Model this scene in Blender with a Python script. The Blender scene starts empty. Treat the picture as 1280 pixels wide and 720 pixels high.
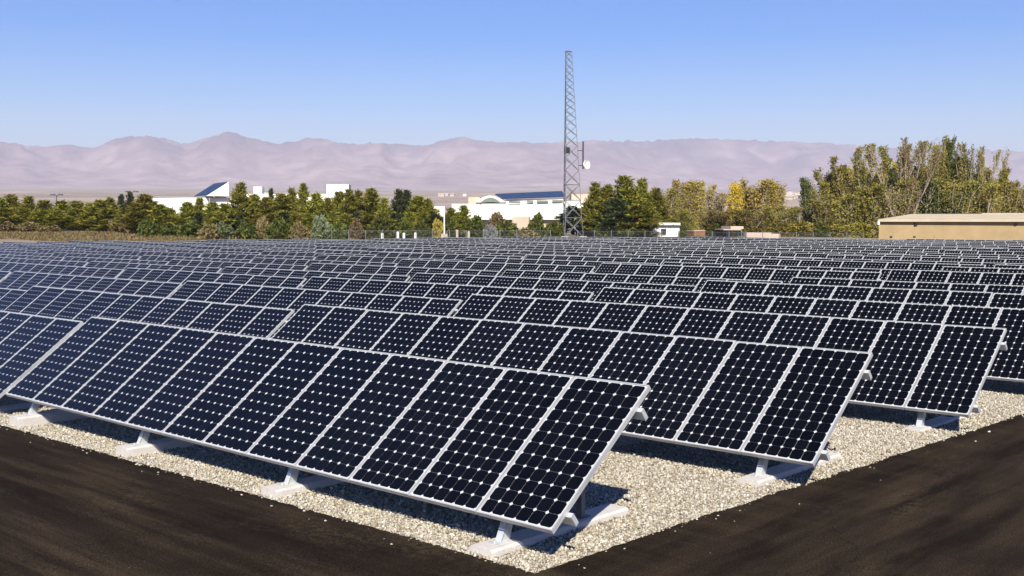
import bpy, math, random
import numpy as np
from mathutils import Vector, Matrix, noise
random.seed(7); rng = np.random.default_rng(7)
S = bpy.context.scene
C = S.collection
rad = math.radians

# ------------------------------------------------------------------ camera, sky, sun, exposure
YAW, PITCH, FPX = -0.7451, -0.0622, 1385.9          # yaw from +Y towards +X
CAM = Vector((5.3711, -6.2708, 2.6536))
cd = bpy.data.cameras.new('camera'); cam = bpy.data.objects.new('camera', cd); C.objects.link(cam)
cam.location = CAM; cam.rotation_euler = (math.pi/2 + PITCH, 0, -YAW)
cd.sensor_width = 36.0; cd.lens = 36.0*FPX/1280.0; cd.clip_start = 0.1; cd.clip_end = 90000
S.camera = cam

SUN_AZ, SUN_EL = 137.4, 39.3                        # azimuth from +Y towards +X
W = bpy.data.worlds.new('World'); S.world = W; W.use_nodes = True
wt = W.node_tree; sky = wt.nodes.new('ShaderNodeTexSky'); sky.sky_type = 'NISHITA'; sky.sun_disc = False
sky.sun_elevation = rad(SUN_EL); sky.sun_rotation = rad(SUN_AZ)
sky.altitude = 700; sky.air_density = 1.0; sky.dust_density = 0.1; sky.ozone_density = 2.5
bg = wt.nodes['Background']; bg.inputs[1].default_value = 0.078
hs = wt.nodes.new('ShaderNodeHueSaturation'); hs.inputs['Saturation'].default_value = 1.75; hs.inputs['Hue'].default_value = .518
wt.links.new(sky.outputs[0], hs.inputs['Color']); wt.links.new(hs.outputs[0], bg.inputs[0])
sl = bpy.data.lights.new('sun', 'SUN'); sl.energy = 5.0; sl.angle = rad(0.5); sl.color = (1.0, 0.94, 0.83)
sun = bpy.data.objects.new('sun', sl); C.objects.link(sun)
sv = Vector((math.sin(rad(SUN_AZ))*math.cos(rad(SUN_EL)), math.cos(rad(SUN_AZ))*math.cos(rad(SUN_EL)), math.sin(rad(SUN_EL))))
sun.rotation_euler = (-sv).to_track_quat('-Z', 'Y').to_euler(); sun.location = (20, -30, 40)
vs = S.view_settings; vs.view_transform = 'Standard'; vs.look = 'None'; vs.exposure = 0.86; vs.gamma = 1.0
S.cycles.use_denoising = True; S.cycles.max_bounces = 8; S.cycles.diffuse_bounces = 1; S.cycles.volume_bounces = 0
try: S.cycles.denoiser = 'OPENIMAGEDENOISE'
except Exception: pass

FW = Vector((math.sin(YAW), math.cos(YAW), 0)); RT = Vector((math.cos(YAW), -math.sin(YAW), 0))
HOR = 273.7
def at(px, d):                                      # plan position seen in photo column px at depth d
    v = CAM + FW*d + RT*((px-640)/FPX*d); return Vector((v.x, v.y, 0))
def zat(py, d): return CAM.z - (py-HOR)/FPX*d
def lerp(t, a, b): return a + (b-a)*t
def sstep(a, b, x):
    t = min(1, max(0, (x-a)/(b-a))); return t*t*(3-2*t)
def table(x, pts):
    if x <= pts[0][0]: return pts[0][1]
    for (a, b), (c, d) in zip(pts, pts[1:]):
        if x <= c: return b + (d-b)*(x-a)/(c-a)
    return pts[-1][1]

# ------------------------------------------------------------------ materials
def mat(name, base=(.5, .5, .5), rough=.6, metal=0, spec=.5):
    m = bpy.data.materials.new(name); m.use_nodes = True
    b = m.node_tree.nodes['Principled BSDF']
    b.inputs['Base Color'].default_value = (*base, 1); b.inputs['Roughness'].default_value = rough
    b.inputs['Metallic'].default_value = metal; b.inputs['Specular IOR Level'].default_value = spec
    return m
class NT:
    def __init__(s, m): s.t = m.node_tree; s.b = s.t.nodes['Principled BSDF']
    def n(s, typ, **k):
        x = s.t.nodes.new('ShaderNode'+typ)
        for a, v in k.items():
            if a.startswith('i_'): x.inputs[a[2:].replace('_', ' ')].default_value = v
            else: setattr(x, a, v)
        return x
    def l(s, a, b): s.t.links.new(a, b)
    def coord(s, sc=(1, 1, 1), kind='Object', rot=(0, 0, 0)):
        c = s.n('TexCoord'); m = s.n('Mapping'); m.inputs['Scale'].default_value = sc; m.inputs['Rotation'].default_value = rot
        s.l(c.outputs[kind], m.inputs['Vector']); return m.outputs[0]
    def noise(s, vec, scale, detail=4, rough=.55):
        x = s.n('TexNoise'); x.inputs['Scale'].default_value = scale; x.inputs['Detail'].default_value = detail
        x.inputs['Roughness'].default_value = rough; s.l(vec, x.inputs['Vector']); return x.outputs['Fac']
    def ramp(s, fac, stops, interp='LINEAR'):
        r = s.n('ValToRGB'); e = r.color_ramp; e.interpolation = interp
        while len(e.elements) < len(stops): e.elements.new(.5)
        for el, (p, c) in zip(e.elements, stops): el.position = p; el.color = (*c, 1)
        s.l(fac, r.inputs['Fac']); return r.outputs['Color']
    def mix(s, fac, a, b, mode='MIX'):
        x = s.n('Mix', data_type='RGBA', blend_type=mode)
        if isinstance(fac, (int, float)): x.inputs[0].default_value = fac
        else: s.l(fac, x.inputs[0])
        for i, v in ((6, a), (7, b)):
            if isinstance(v, tuple): x.inputs[i].default_value = (*v, 1)
            else: s.l(v, x.inputs[i])
        return x.outputs[2]
    def base(s, c): s.l(c, s.b.inputs['Base Color'])
    def bump(s, h, strength=.5, dist=.01):
        x = s.n('Bump'); x.inputs['Strength'].default_value = strength; x.inputs['Distance'].default_value = dist
        s.l(h, x.inputs['Height']); s.l(x.outputs[0], s.b.inputs['Normal'])
M = {}
# aluminium frames, cells, back sheet, rails
m = M['frame'] = mat('anodised_aluminium', (.78, .78, .79), .42, .25); t = NT(m)
t.base(t.ramp(t.noise(t.coord((3, 3, 3)), 2.0, 4), [(.3, (.42, .42, .42)), (.7, (.54, .54, .54))]))
m = M['cell'] = mat('silicon_cells_under_glass', (.006, .008, .017), .07, 0, .5); t = NT(m)
oi = t.n('ObjectInfo'); gi = t.n('NewGeometry')
rv = t.noise(t.coord((1, .6, 1)), 3.5, 5, .65); mr = t.n('MapRange'); mr.inputs[1].default_value = .3; mr.inputs[2].default_value = .75; mr.inputs[3].default_value = .05; mr.inputs[4].default_value = .16; t.l(rv, mr.inputs[0]); t.l(mr.outputs[0], t.b.inputs['Roughness'])
t.base(t.mix(.5, t.ramp(gi.outputs['Random Per Island'], [(0, (.0016, .0018, .0022)), (1, (.0040, .0044, .0058))]),
             t.ramp(oi.outputs['Random'], [(0, (.0018, .0020, .0026)), (1, (.0042, .0047, .0070))])))
m.node_tree.nodes['Principled BSDF'].inputs['Specular IOR Level'].default_value = .20
m = M['sheet'] = mat('white_back_sheet_under_glass', (.52, .53, .53), .12, 0, .4)
m = M['galv'] = mat('galvanised_steel', (.66, .68, .68), .45, .3); t = NT(m)
t.base(t.ramp(t.noise(t.coord(), 9, 5), [(.3, (.44, .46, .46)), (.7, (.62, .64, .64))]))
M['tower'] = mat('weathered_and_shade_grey_steel', (.17, .18, .19), .6, .2)
m = M['conc'] = mat('cast_concrete', (.5, .47, .44), .9); t = NT(m); v = t.coord()
t.base(t.mix(.5, t.ramp(t.noise(v, 5, 6), [(.3, (.44, .405, .37)), (.7, (.62, .57, .52))]), t.ramp(t.noise(v, 60, 3), [(.35, (.42, .39, .36)), (.65, (.62, .575, .53))])))
t.bump(t.noise(v, 70, 4), .3, .004)
m = M['cable'] = mat('black_cable', (.012, .012, .012), .5)
# ground
m = M['asphalt'] = mat('dark_asphalt', (.03, .026, .022), .95, 0, .05); t = NT(m)
v = t.coord((.14, 1.6, 1)); v2 = t.coord((1.1, .15, 1), rot=(0, 0, rad(4))); v3 = t.coord()
c = t.ramp(t.noise(v, 1.6, 6, .6), [(.36, (.0100, .0068, .0048)), (.5, (.0205, .0142, .0092)), (.64, (.047, .034, .0205))])
sx_ = t.n('SeparateXYZ'); t.l(v3, sx_.inputs[0]); side = t.n('MapRange'); side.inputs[1].default_value = -1.2; side.inputs[2].default_value = 1.0; side.inputs[3].default_value = .12; side.inputs[4].default_value = .9; t.l(sx_.outputs[0], side.inputs[0])
c = t.mix(side.outputs[0], c, t.ramp(t.noise(v2, 2.2, 5, .6), [(.38, (.0105, .0072, .0050)), (.62, (.040, .0285, .0175))]))
dust = t.ramp(t.noise(t.coord((.16, .9, 1)), .9, 5, .62), [(.53, (0, 0, 0)), (.68, (.85, .85, .85))])
dust = t.mix(side.outputs[0], dust, t.ramp(t.noise(t.coord((.9, .2, 1)), 1.0, 5, .62), [(.55, (0, 0, 0)), (.70, (.8, .8, .8))]))
dust = t.mix(1.0, dust, t.ramp(t.noise(v3, 14, 4, .7), [(.42, (.1, .1, .1)), (.62, (1, 1, 1))]), 'MULTIPLY')
c = t.mix(dust, c, (.105, .080, .042))
gr = t.ramp(t.noise(v3, 75, 4, .75), [(.36, (.28, .28, .28)), (.5, (.85, .85, .85)), (.64, (2.6, 2.5, 2.35))])
c = t.mix(.8, c, gr, 'MULTIPLY')
spk = t.n('TexVoronoi', feature='F1'); spk.inputs['Scale'].default_value = 5.5; t.l(v3, spk.inputs['Vector'])
c = t.mix(t.ramp(spk.outputs['Distance'], [(.0, (1, 1, 1)), (.05, (0, 0, 0))]), c, (.19, .15, .11))
crk = t.n('TexVoronoi', feature='DISTANCE_TO_EDGE'); crk.inputs['Scale'].default_value = .55
wv = t.n('VectorMath', operation='ADD'); wn = t.n('TexNoise'); wn.inputs['Scale'].default_value = 1.8; wn.inputs['Detail'].default_value = 5; t.l(v3, wn.inputs['Vector']); t.l(v3, wv.inputs[0]); t.l(wn.outputs['Color'], wv.inputs[1]); t.l(wv.outputs[0], crk.inputs['Vector'])
c = t.mix(t.ramp(crk.outputs['Distance'], [(.0, (.65, .65, .65)), (.006, (0, 0, 0))]), c, (.006, .005, .004))
t.base(c); t.bump(t.noise(v3, 120, 4, .7), .7, .014)
m = M['gravel'] = mat('gravel_bed', (.4, .35, .28), .95, 0, .2); t = NT(m); v = t.coord()
vo = t.n('TexVoronoi', feature='F1'); vo.inputs['Scale'].default_value = 34; t.l(v, vo.inputs['Vector'])
sep = t.n('SeparateColor'); t.l(vo.outputs['Color'], sep.inputs[0])
c = t.ramp(sep.outputs[0], [(0, (.17, .14, .095)), (.3, (.34, .295, .215)), (.6, (.46, .42, .325)), (.85, (.29, .265, .22)), (1, (.60, .565, .48))])
c = t.mix(t.ramp(vo.outputs['Distance'], [(.35, (0, 0, 0)), (.75, (1, 1, 1))]), c, (.20, .155, .11))
t.base(c); inv = t.n('Math', operation='SUBTRACT'); inv.inputs[0].default_value = 1.0; t.l(vo.outputs['Distance'], inv.inputs[1])
t.bump(inv.outputs[0], .9, .02)
m = M['pebble'] = mat('pebble_stone', (.4, .35, .28), .85, 0, .3); t = NT(m); gi = t.n('NewGeometry')
t.base(t.ramp(gi.outputs['Random Per Island'], [(0, (.16, .13, .088)), (.25, (.36, .31, .225)), (.5, (.49, .445, .345)), (.68, (.41, .385, .325)), (.85, (.27, .225, .165)), (1, (.68, .65, .57))]))
m = M['desert'] = mat('desert_soil', (.35, .28, .2), .97, 0, .1); t = NT(m); v = t.coord()
c = t.ramp(t.noise(v, .05, 6, .65), [(.3, (.17, .135, .095)), (.7, (.30, .235, .17))])
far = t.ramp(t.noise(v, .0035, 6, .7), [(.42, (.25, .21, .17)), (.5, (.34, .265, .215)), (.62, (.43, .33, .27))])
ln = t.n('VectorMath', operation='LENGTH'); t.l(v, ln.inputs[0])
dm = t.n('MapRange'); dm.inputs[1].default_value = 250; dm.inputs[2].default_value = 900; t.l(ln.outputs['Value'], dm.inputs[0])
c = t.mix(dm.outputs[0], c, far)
scrub = t.ramp(t.noise(v, .6, 4, .7), [(.56, (0, 0, 0)), (.66, (.7, .7, .7))])
c = t.mix(scrub, c, (.16, .135, .075)); t.base(c); t.bump(t.noise(v, 1.2, 5), .5, .2)
m = M['rock'] = mat('mountain_rock', (.3, .24, .2), .97, 0, .1); t = NT(m); v = t.coord()
c = t.ramp(t.noise(v, .0011, 8, .62), [(.32, (.17, .11, .125)), (.5, (.32, .215, .21)), (.68, (.50, .38, .345))])
c = t.mix(.5, c, t.ramp(t.noise(v, .0045, 7, .65), [(.38, (.19, .14, .13)), (.62, (.47, .37, .32))]))
sz = t.n('SeparateXYZ'); t.l(v, sz.inputs[0]); hz_ = t.n('MapRange'); hz_.inputs[1].default_value = 420; hz_.inputs[2].default_value = 900; t.l(sz.outputs[2], hz_.inputs[0])
pk = t.mix(1.0, t.ramp(hz_.outputs[0], [(0, (0, 0, 0)), (1, (1, 1, 1))]), t.ramp(t.noise(v, .0009, 7, .6), [(.36, (0, 0, 0)), (.56, (1, 1, 1))]), 'MULTIPLY')
c = t.mix(pk, c, (.14, .105, .115)); t.base(c)
# buildings
def plaster(name, a, b, sc=1.0):
    m = M[name] = mat(name, a, .9, 0, .2); t = NT(m); t.base(t.ramp(t.noise(t.coord(), sc, 6), [(.3, a), (.7, b)])); return m
plaster('white_plaster', (.72, .70, .64), (.82, .80, .74), .5)
plaster('tan_plaster', (.31, .225, .12), (.385, .28, .15), .8)
plaster('beige_plaster', (.43, .35, .26), (.52, .43, .32), .6)
plaster('roof_cream', (.44, .365, .25), (.52, .435, .305), .7)
plaster('pink_plaster', (.46, .36, .29), (.55, .43, .36), .7)
plaster('rust_paint', (.20, .085, .04), (.27, .13, .065), 1.5)
plaster('roof_grey', (.30, .28, .27), (.38, .36, .34), .7)
M['glass_green'] = mat('dull_green_glass', (.17, .20, .165), .25)
M['dark'] = mat('dark_opening', (.02, .02, .02), .7)
M['teal'] = mat('teal_paint', (.12, .30, .30), .6)
M['white_paint'] = mat('white_paint', (.80, .80, .78), .5)
M['car_white'] = mat('white_car_paint', (.78, .78, .76), .3)
M['car_silver'] = mat('silver_car_paint', (.55, .52, .52), .3, .4)
M['car_glass'] = mat('car_window_glass', (.02, .025, .03), .08)
M['tyre'] = mat('black_rubber', (.015, .015, .015), .8)
M['lamp_dark'] = mat('dark_lamp_metal', (.05, .05, .055), .5, .3)
m = M['pv_far'] = mat('rooftop_solar_sheet', (.012, .022, .055), .45, 0, .15); t = NT(m)
br = t.n('TexBrick'); br.offset = 0; br.inputs['Scale'].default_value = .55; br.inputs['Mortar Size'].default_value = .02
br.inputs['Color1'].default_value = (.014, .030, .080, 1); br.inputs['Color2'].default_value = (.014, .032, .082, 1); br.inputs['Mortar'].default_value = (.05, .075, .12, 1)
t.l(t.coord(), br.inputs['Vector']); t.base(br.outputs['Color'])
# vegetation
def leafmat(name, stops, trans=.25):
    m = M[name] = mat(name, stops[0][1], .75, 0, .2); t = NT(m)
    gi = t.n('NewGeometry'); c1 = t.ramp(gi.outputs['Random Per Island'], stops)
    oi = t.n('ObjectInfo'); hs = t.n('HueSaturation'); t.l(c1, hs.inputs['Color'])
    mr = t.n('MapRange'); mr.inputs[3].default_value = .75; mr.inputs[4].default_value = 1.3; t.l(oi.outputs['Random'], mr.inputs[0]); t.l(mr.outputs[0], hs.inputs['Value'])
    mh = t.n('MapRange'); mh.inputs[3].default_value = .485; mh.inputs[4].default_value = .512; t.l(oi.outputs['Random'], mh.inputs[0]); t.l(mh.outputs[0], hs.inputs['Hue'])
    t.base(hs.outputs[0])
    tr = t.n('BsdfTranslucent'); t.l(hs.outputs[0], tr.inputs['Color']); mx = t.n('MixShader'); mx.inputs[0].default_value = trans
    out = t.t.nodes['Material Output']; t.l(t.b.outputs[0], mx.inputs[1]); t.l(tr.outputs[0], mx.inputs[2]); t.l(mx.outputs[0], out.inputs['Surface'])
leafmat('pine_needles', [(0, (.075, .086, .008)), (.5, (.20, .205, .022)), (.85, (.33, .30, .040)), (1, (.34, .235, .055))])
leafmat('dark_needles', [(0, (.026, .040, .018)), (.6, (.062, .080, .028)), (1, (.13, .125, .042))])
leafmat('pale_leaves', [(0, (.25, .205, .03)), (.5, (.42, .335, .06)), (1, (.52, .40, .11))])
leafmat('yellow_leaves', [(0, (.40, .27, .02)), (.6, (.56, .40, .03)), (1, (.52, .26, .03))])
leafmat('olive_leaves', [(0, (.15, .142, .018)), (.5, (.25, .215, .034)), (.85, (.30, .24, .055)), (1, (.32, .225, .07))])
leafmat('green_leaves', [(0, (.034, .056, .010)), (.6, (.092, .112, .018)), (1, (.19, .18, .04))])
leafmat('bare_twigs', [(0, (.17, .125, .065)), (.5, (.30, .22, .12)), (1, (.20, .18, .06))], .1)
leafmat('tan_brush', [(0, (.12, .098, .035)), (.5, (.20, .155, .062)), (1, (.28, .21, .10))], .15)
leafmat('sage_leaves', [(0, (.09, .115, .055)), (.5, (.15, .18, .085)), (1, (.20, .21, .12))])
leafmat('grey_leaves', [(0, (.20, .21, .20)), (.5, (.28, .29, .27)), (1, (.36, .36, .34))])
M['bark_dark'] = mat('brown_bark', (.085, .06, .04), .9)
M['bark_pale'] = mat('pale_bark', (.30, .25, .18), .9)

# ------------------------------------------------------------------ mesh helpers
class MB:
    def __init__(s): s.v = []; s.f = []; s.m = []
    def quad(s, a, b, c, d, mi=0):
        n = len(s.v); s.v += [tuple(a), tuple(b), tuple(c), tuple(d)]; s.f.append((n, n+1, n+2, n+3)); s.m.append(mi)
    def poly(s, pts, mi=0):
        n = len(s.v); s.v += [tuple(p) for p in pts]; s.f.append(tuple(range(n, n+len(pts)))); s.m.append(mi)
    def hexa(s, p, mi=0):                            # p: 4 bottom ccw, 4 top ccw
        n = len(s.v); s.v += [tuple(q) for q in p]
        for f in ((3, 2, 1, 0), (4, 5, 6, 7), (0, 1, 5, 4), (1, 2, 6, 5), (2, 3, 7, 6), (3, 0, 4, 7)):
            s.f.append(tuple(n+i for i in f)); s.m.append(mi)
    def box(s, x0, x1, y0, y1, z0, z1, mi=0):
        s.hexa([(x0, y0, z0), (x1, y0, z0), (x1, y1, z0), (x0, y1, z0), (x0, y0, z1), (x1, y0, z1), (x1, y1, z1), (x0, y1, z1)], mi)
    def extrude(s, pts, vec, mi=0):                  # closed prism of an outline
        n = len(s.v); k = len(pts); vec = Vector(vec)
        s.v += [tuple(p) for p in pts] + [tuple(Vector(p)+vec) for p in pts]
        s.f.append(tuple(range(n+k-1, n-1, -1))); s.m.append(mi)
        s.f.append(tuple(range(n+k, n+2*k))); s.m.append(mi)
        for i in range(k):
            j = (i+1) % k; s.f.append((n+i, n+j, n+k+j, n+k+i)); s.m.append(mi)
    def tube(s, a, b, r0, r1=None, seg=6, mi=0, cap=True):
        a = Vector(a); b = Vector(b); r1 = r0 if r1 is None else r1
        d = (b-a).normalized(); u = d.orthogonal().normalized(); w = d.cross(u); n = len(s.v)
        for p, r in ((a, r0), (b, r1)):
            for i in range(seg):
                q = 2*math.pi*i/seg; s.v.append(tuple(p + u*(r*math.cos(q)) + w*(r*math.sin(q))))
        for i in range(seg):
            j = (i+1) % seg; s.f.append((n+i, n+j, n+seg+j, n+seg+i)); s.m.append(mi)
        if cap:
            s.f.append(tuple(n+i for i in range(seg-1, -1, -1))); s.m.append(mi)
            s.f.append(tuple(n+seg+i for i in range(seg))); s.m.append(mi)
    def mesh(s, name, mats, smooth=False):
        me = bpy.data.meshes.new(name); me.from_pydata(s.v, [], s.f)
        for q in (mats if isinstance(mats, (list, tuple)) else [mats]): me.materials.append(q)
        if any(s.m): me.polygons.foreach_set('material_index', s.m)
        if smooth: me.polygons.foreach_set('use_smooth', [True]*len(s.f))
        me.update(); return me
def link(name, me, parent=None, loc=(0, 0, 0), rot=(0, 0, 0)):
    o = bpy.data.objects.new(name, me); C.objects.link(o); o.location = loc; o.rotation_euler = rot
    if parent is not None: o.parent = parent
    return o
def tag(o, label=None, cat=None, group=None, kind=None):
    if label: o['label'] = label
    if cat: o['category'] = cat
    if group: o['group'] = group
    if kind: o['kind'] = kind
    return o
def thing(name, label, cat, loc, rz=0, group=None):
    return tag(link(name, None, None, loc, (0, 0, rz)), label, cat, group)
def np_mesh(name, V, F, mats, smooth=False):
    me = bpy.data.meshes.new(name); V = np.asarray(V, np.float32); F = np.asarray(F, np.int32)
    me.vertices.add(len(V)); me.vertices.foreach_set('co', V.ravel())
    k = F.shape[1]; me.loops.add(F.size); me.loops.foreach_set('vertex_index', F.ravel())
    me.polygons.add(len(F)); me.polygons.foreach_set('loop_start', np.arange(0, F.size, k, dtype=np.int32))
    try: me.polygons.foreach_set('loop_total', np.full(len(F), k, dtype=np.int32))
    except Exception: pass
    for q in (mats if isinstance(mats, (list, tuple)) else [mats]): me.materials.append(q)
    if smooth: me.polygons.foreach_set('use_smooth', np.ones(len(F), bool))
    me.update(); me.validate(); return me

# ------------------------------------------------------------------ terrain
RB = [(-180, 90), (-80, 130), (-64, 137), (-42.7, 137), (-34, 127), (-27, 110), (-21, 101), (-15, 98), (0, 95), (180, 90)]
RISE = [(-180, .2), (-85, 1.7), (-64, 1.75), (-52, 1.6), (-44, 1.35), (-38, 1.25), (-28, .95), (-20, .3), (0, .2), (180, .2)]
def field_z(x): return -0.0095*min(110, max(0, -x-1))
RIDGE_PX = [(-260, 176), (-150, 182), (-60, 176), (0, 178), (40, 182), (62, 185), (85, 180), (118, 187), (140, 177), (165, 171), (190, 170.5), (212, 174), (232, 182),
            (255, 175), (272, 170), (284, 164.5), (298, 168), (318, 174), (345, 181), (372, 177), (398, 173), (420, 178), (445, 181), (475, 179), (500, 181), (530, 183),
            (555, 176), (578, 171), (600, 177), (640, 179), (690, 180), (735, 176), (800, 178), (850, 174), (880, 174), (930, 176), (985, 178), (1030, 179), (1080, 184),
            (1150, 187), (1240, 188), (1330, 192), (1450, 200), (1600, 225)]
def az_px(az): return 640 + FPX*math.tan(az-YAW) if abs(az-YAW) < 1.4 else None
def ridge_e(az):
    p = az_px(az)
    if p is None: return 0
    if p < -260: f = sstep(-1500, -260, p); p = -260
    elif p > 1600: f = 0; p = 1600
    else: f = 1
    e = (HOR-table(p, RIDGE_PX)+2.0*noise.fractal((p/15, 2, 0), .6, 2.1, 5))/FPX*math.cos(az-YAW)
    return e*f
FOOT, PEAK, END = 8200.0, 12600.0, 17500.0
def plain_z(r, az):                                  # the ground under the field, its back bank and the rising plain
    x = CAM.x + r*math.sin(az); d = math.degrees(az)
    z = field_z(x) if r < 600 else -1.0
    b = table(d, RB)
    z += table(d, RISE)*sstep(b+4, b+26, r)
    fwd = max(0, math.cos((az-YAW)*.6))
    z += 0.0275*max(0, r-420)*fwd*sstep(420, 1400, r)
    return z
def build_terrain():
    azs = [rad(-88 + .11*i) for i in range(800)] + [rad(0 + 2*i) for i in range(136)]
    rs = [0.4]
    while rs[-1] < 400: rs.append(rs[-1]*1.06 + .1)
    while rs[-1] < FOOT: rs.append(rs[-1]*1.07)
    q = rs[-1]
    while q < END: q += 100; rs.append(q)
    NA, NR = len(azs), len(rs); V = np.zeros((NA, NR, 3))
    rows_ = []; amps = np.zeros(NA)
    for i, az in enumerate(azs):
        far_ = lambda r, az=az: r*(1 + .27*sstep(-46, -22, math.degrees(az))*sstep(2500, FOOT, r))
        e = ridge_e(az); sx, cy = math.sin(az), math.cos(az); zs = []
        for r in rs:
            x, y = CAM.x + far_(r)*sx, CAM.y + far_(r)*cy; z = plain_z(r, az)*far_(r)/r
            if 40 < r < 5000: z += .12*noise.noise((x*.11, y*.11, 0))*sstep(100, 170, r) + 4*noise.noise((x*.004, y*.004, 3))*sstep(800, 3000, r)
            zs.append(z)
        if e > 0:
            base = plain_z(FOOT, az)*far_(FOOT)/FOOT; zz = []
            for r in rs:
                if r <= FOOT: zz.append(0); continue
                x, y = CAM.x + far_(r)*sx, CAM.y + far_(r)*cy
                n = noise.ridged_multi_fractal((x/2600, y/2600, 1.7), .9, 2.1, 6, 1.0, 2.0)
                n2 = noise.fractal((x/700, y/700, 4.0), .9, 2.1, 4)
                tt = (r-FOOT)/(PEAK-FOOT)
                shp = (min(1, tt)**1.35) if tt < 1 else max(.1, 1-(tt-1)*1.1)
                n3 = noise.ridged_multi_fractal((x/950, y/950, 8.2), .85, 2.2, 6, 1.0, 2.0)
                zz.append(shp*(.44 + .25*n + .06*n2 + lerp(sstep(-47, -36, math.degrees(az)), .11, .035)*n3))
            best = max(range(NR), key=lambda k: zz[k]/rs[k])
            amp = (e*far_(rs[best]) + CAM.z - 0)/zz[best]
            amps[i] = amp
        else: zz = None; base = 0
        rows_.append((far_, sx, cy, zs, zz, base))
    kern = np.exp(-(np.arange(-8, 9)/2.4)**2); on = (amps > 0).astype(float)
    amps = np.convolve(amps, kern, 'same')/np.maximum(1e-9, np.convolve(on, kern, 'same'))
    for i, (far_, sx, cy, zs, zz, base) in enumerate(rows_):
        if zz:
            for k, r in enumerate(rs):
                if r > FOOT:
                    b0 = base*(1-sstep(FOOT, PEAK+2500, r))
                    zs[k] = max(zs[k] if r < FOOT+500 else -50, b0*(1-min(1, zz[k]*1.6)) + amps[i]*zz[k])
        for k, r in enumerate(rs): V[i, k] = (CAM.x + far_(r)*sx, CAM.y + far_(r)*cy, zs[k] - (.14 if r < 90 else .14*(1-sstep(90, 100, r))))
    idx = np.arange(NA*NR).reshape(NA, NR)
    a = idx[:, :-1]; b = idx[:, 1:]; a2 = np.roll(idx, -1, 0)[:, :-1]; b2 = np.roll(idx, -1, 0)[:, 1:]
    F = np.stack([a, a2, b2, b], -1).reshape(-1, 4)   # faces up
    rr = np.array(rs); fr = np.broadcast_to(rr[:-1], (NA, NR-1)).ravel()
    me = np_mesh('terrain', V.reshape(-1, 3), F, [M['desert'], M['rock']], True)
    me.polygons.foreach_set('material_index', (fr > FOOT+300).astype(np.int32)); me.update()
    cap = len(V)
    return tag(link('terrain', me), kind='structure')
terrain = build_terrain()

XB = [-130, -111] + [-110 + 5.45*i for i in range(20)] + [-1, 0]
def edge_x(y): return table(y, [(-.3, -.02), (2, .02), (5, .17), (9.5, .36), (10.6, .9), (13, 1.9), (90, 14)])
def strip_mesh(name, m, xs, y0f, y1f, ny, dz, jag=0, thick=.03):
    V = []; nx = len(xs)
    for j in range(ny+1):
        for x in xs:
            y = lerp(j/ny, y0f(x), y1f(x)); V.append((x, y, field_z(x)+dz))
    F = [(j*nx+i, j*nx+i+1, (j+1)*nx+i+1, (j+1)*nx+i) for j in range(ny) for i in range(nx-1)]
    return np_mesh(name, V, F, m)
# gravel bed: the field's ground, ending in a straight edge along the front row and along the row ends
xs = sorted(XB)
g = tag(link('gravel_bed', strip_mesh('gravel_bed', M['gravel'], xs + [2, 6, 18], lambda x: -1.0, lambda x: 100.0, 30, 0.0)), kind='structure')
# asphalt: front road and side road in one sheet with a ragged edge, laid 12 mm over the gravel
def build_asphalt():
    mb = MB(); yf = -.17
    def jx(y): return edge_x(y) + .045*noise.noise((y*1.7, 7, 0)) + .03*noise.noise((y*7, 3, 0)) + .012*noise.noise((y*25, 3, 0))
    def jy(x): return yf + .04*noise.noise((x*1.7, 1, 0)) + .03*noise.noise((x*7, 5, 0)) + .012*noise.noise((x*25, 5, 0))
    n = 900; xsf = [-135 + (135 + jx(yf))*(1-(1-i/n)**2.2) for i in range(n+1)]
    dz = .012
    def G(x, y): return (x, y, field_z(x)+dz)
    ys_back = -60
    for a, b in zip(xsf, xsf[1:]):
        mb.quad(G(a, ys_back), G(b, ys_back), G(b, jy(b)), G(a, jy(a)))
        mb.quad(G(a, jy(a)), G(b, jy(b)), Vector(G(b, jy(b)))-Vector((0, 0, .03)), Vector(G(a, jy(a)))-Vector((0, 0, .03)))
    x0 = xsf[-1]
    mb.quad(G(x0, ys_back), G(60, ys_back), G(60, jy(x0)), G(x0, jy(x0)))
    ysf = [jy(x0) + 95*(i/n)**2.0 for i in range(n+1)]
    for a, b in zip(ysf, ysf[1:]):
        xa, xb = (x0 if a == ysf[0] else jx(a)), jx(b)
        mb.quad(G(xa, a), G(60, a), G(60, b), G(xb, b))
        mb.quad(G(xa, a), G(xb, b), Vector(G(xb, b))-Vector((0, 0, .03)), Vector(G(xa, a))-Vector((0, 0, .03)))
    return mb
tag(link('asphalt_road', build_asphalt().mesh('asphalt_road', M['asphalt'])), kind='structure')
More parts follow.
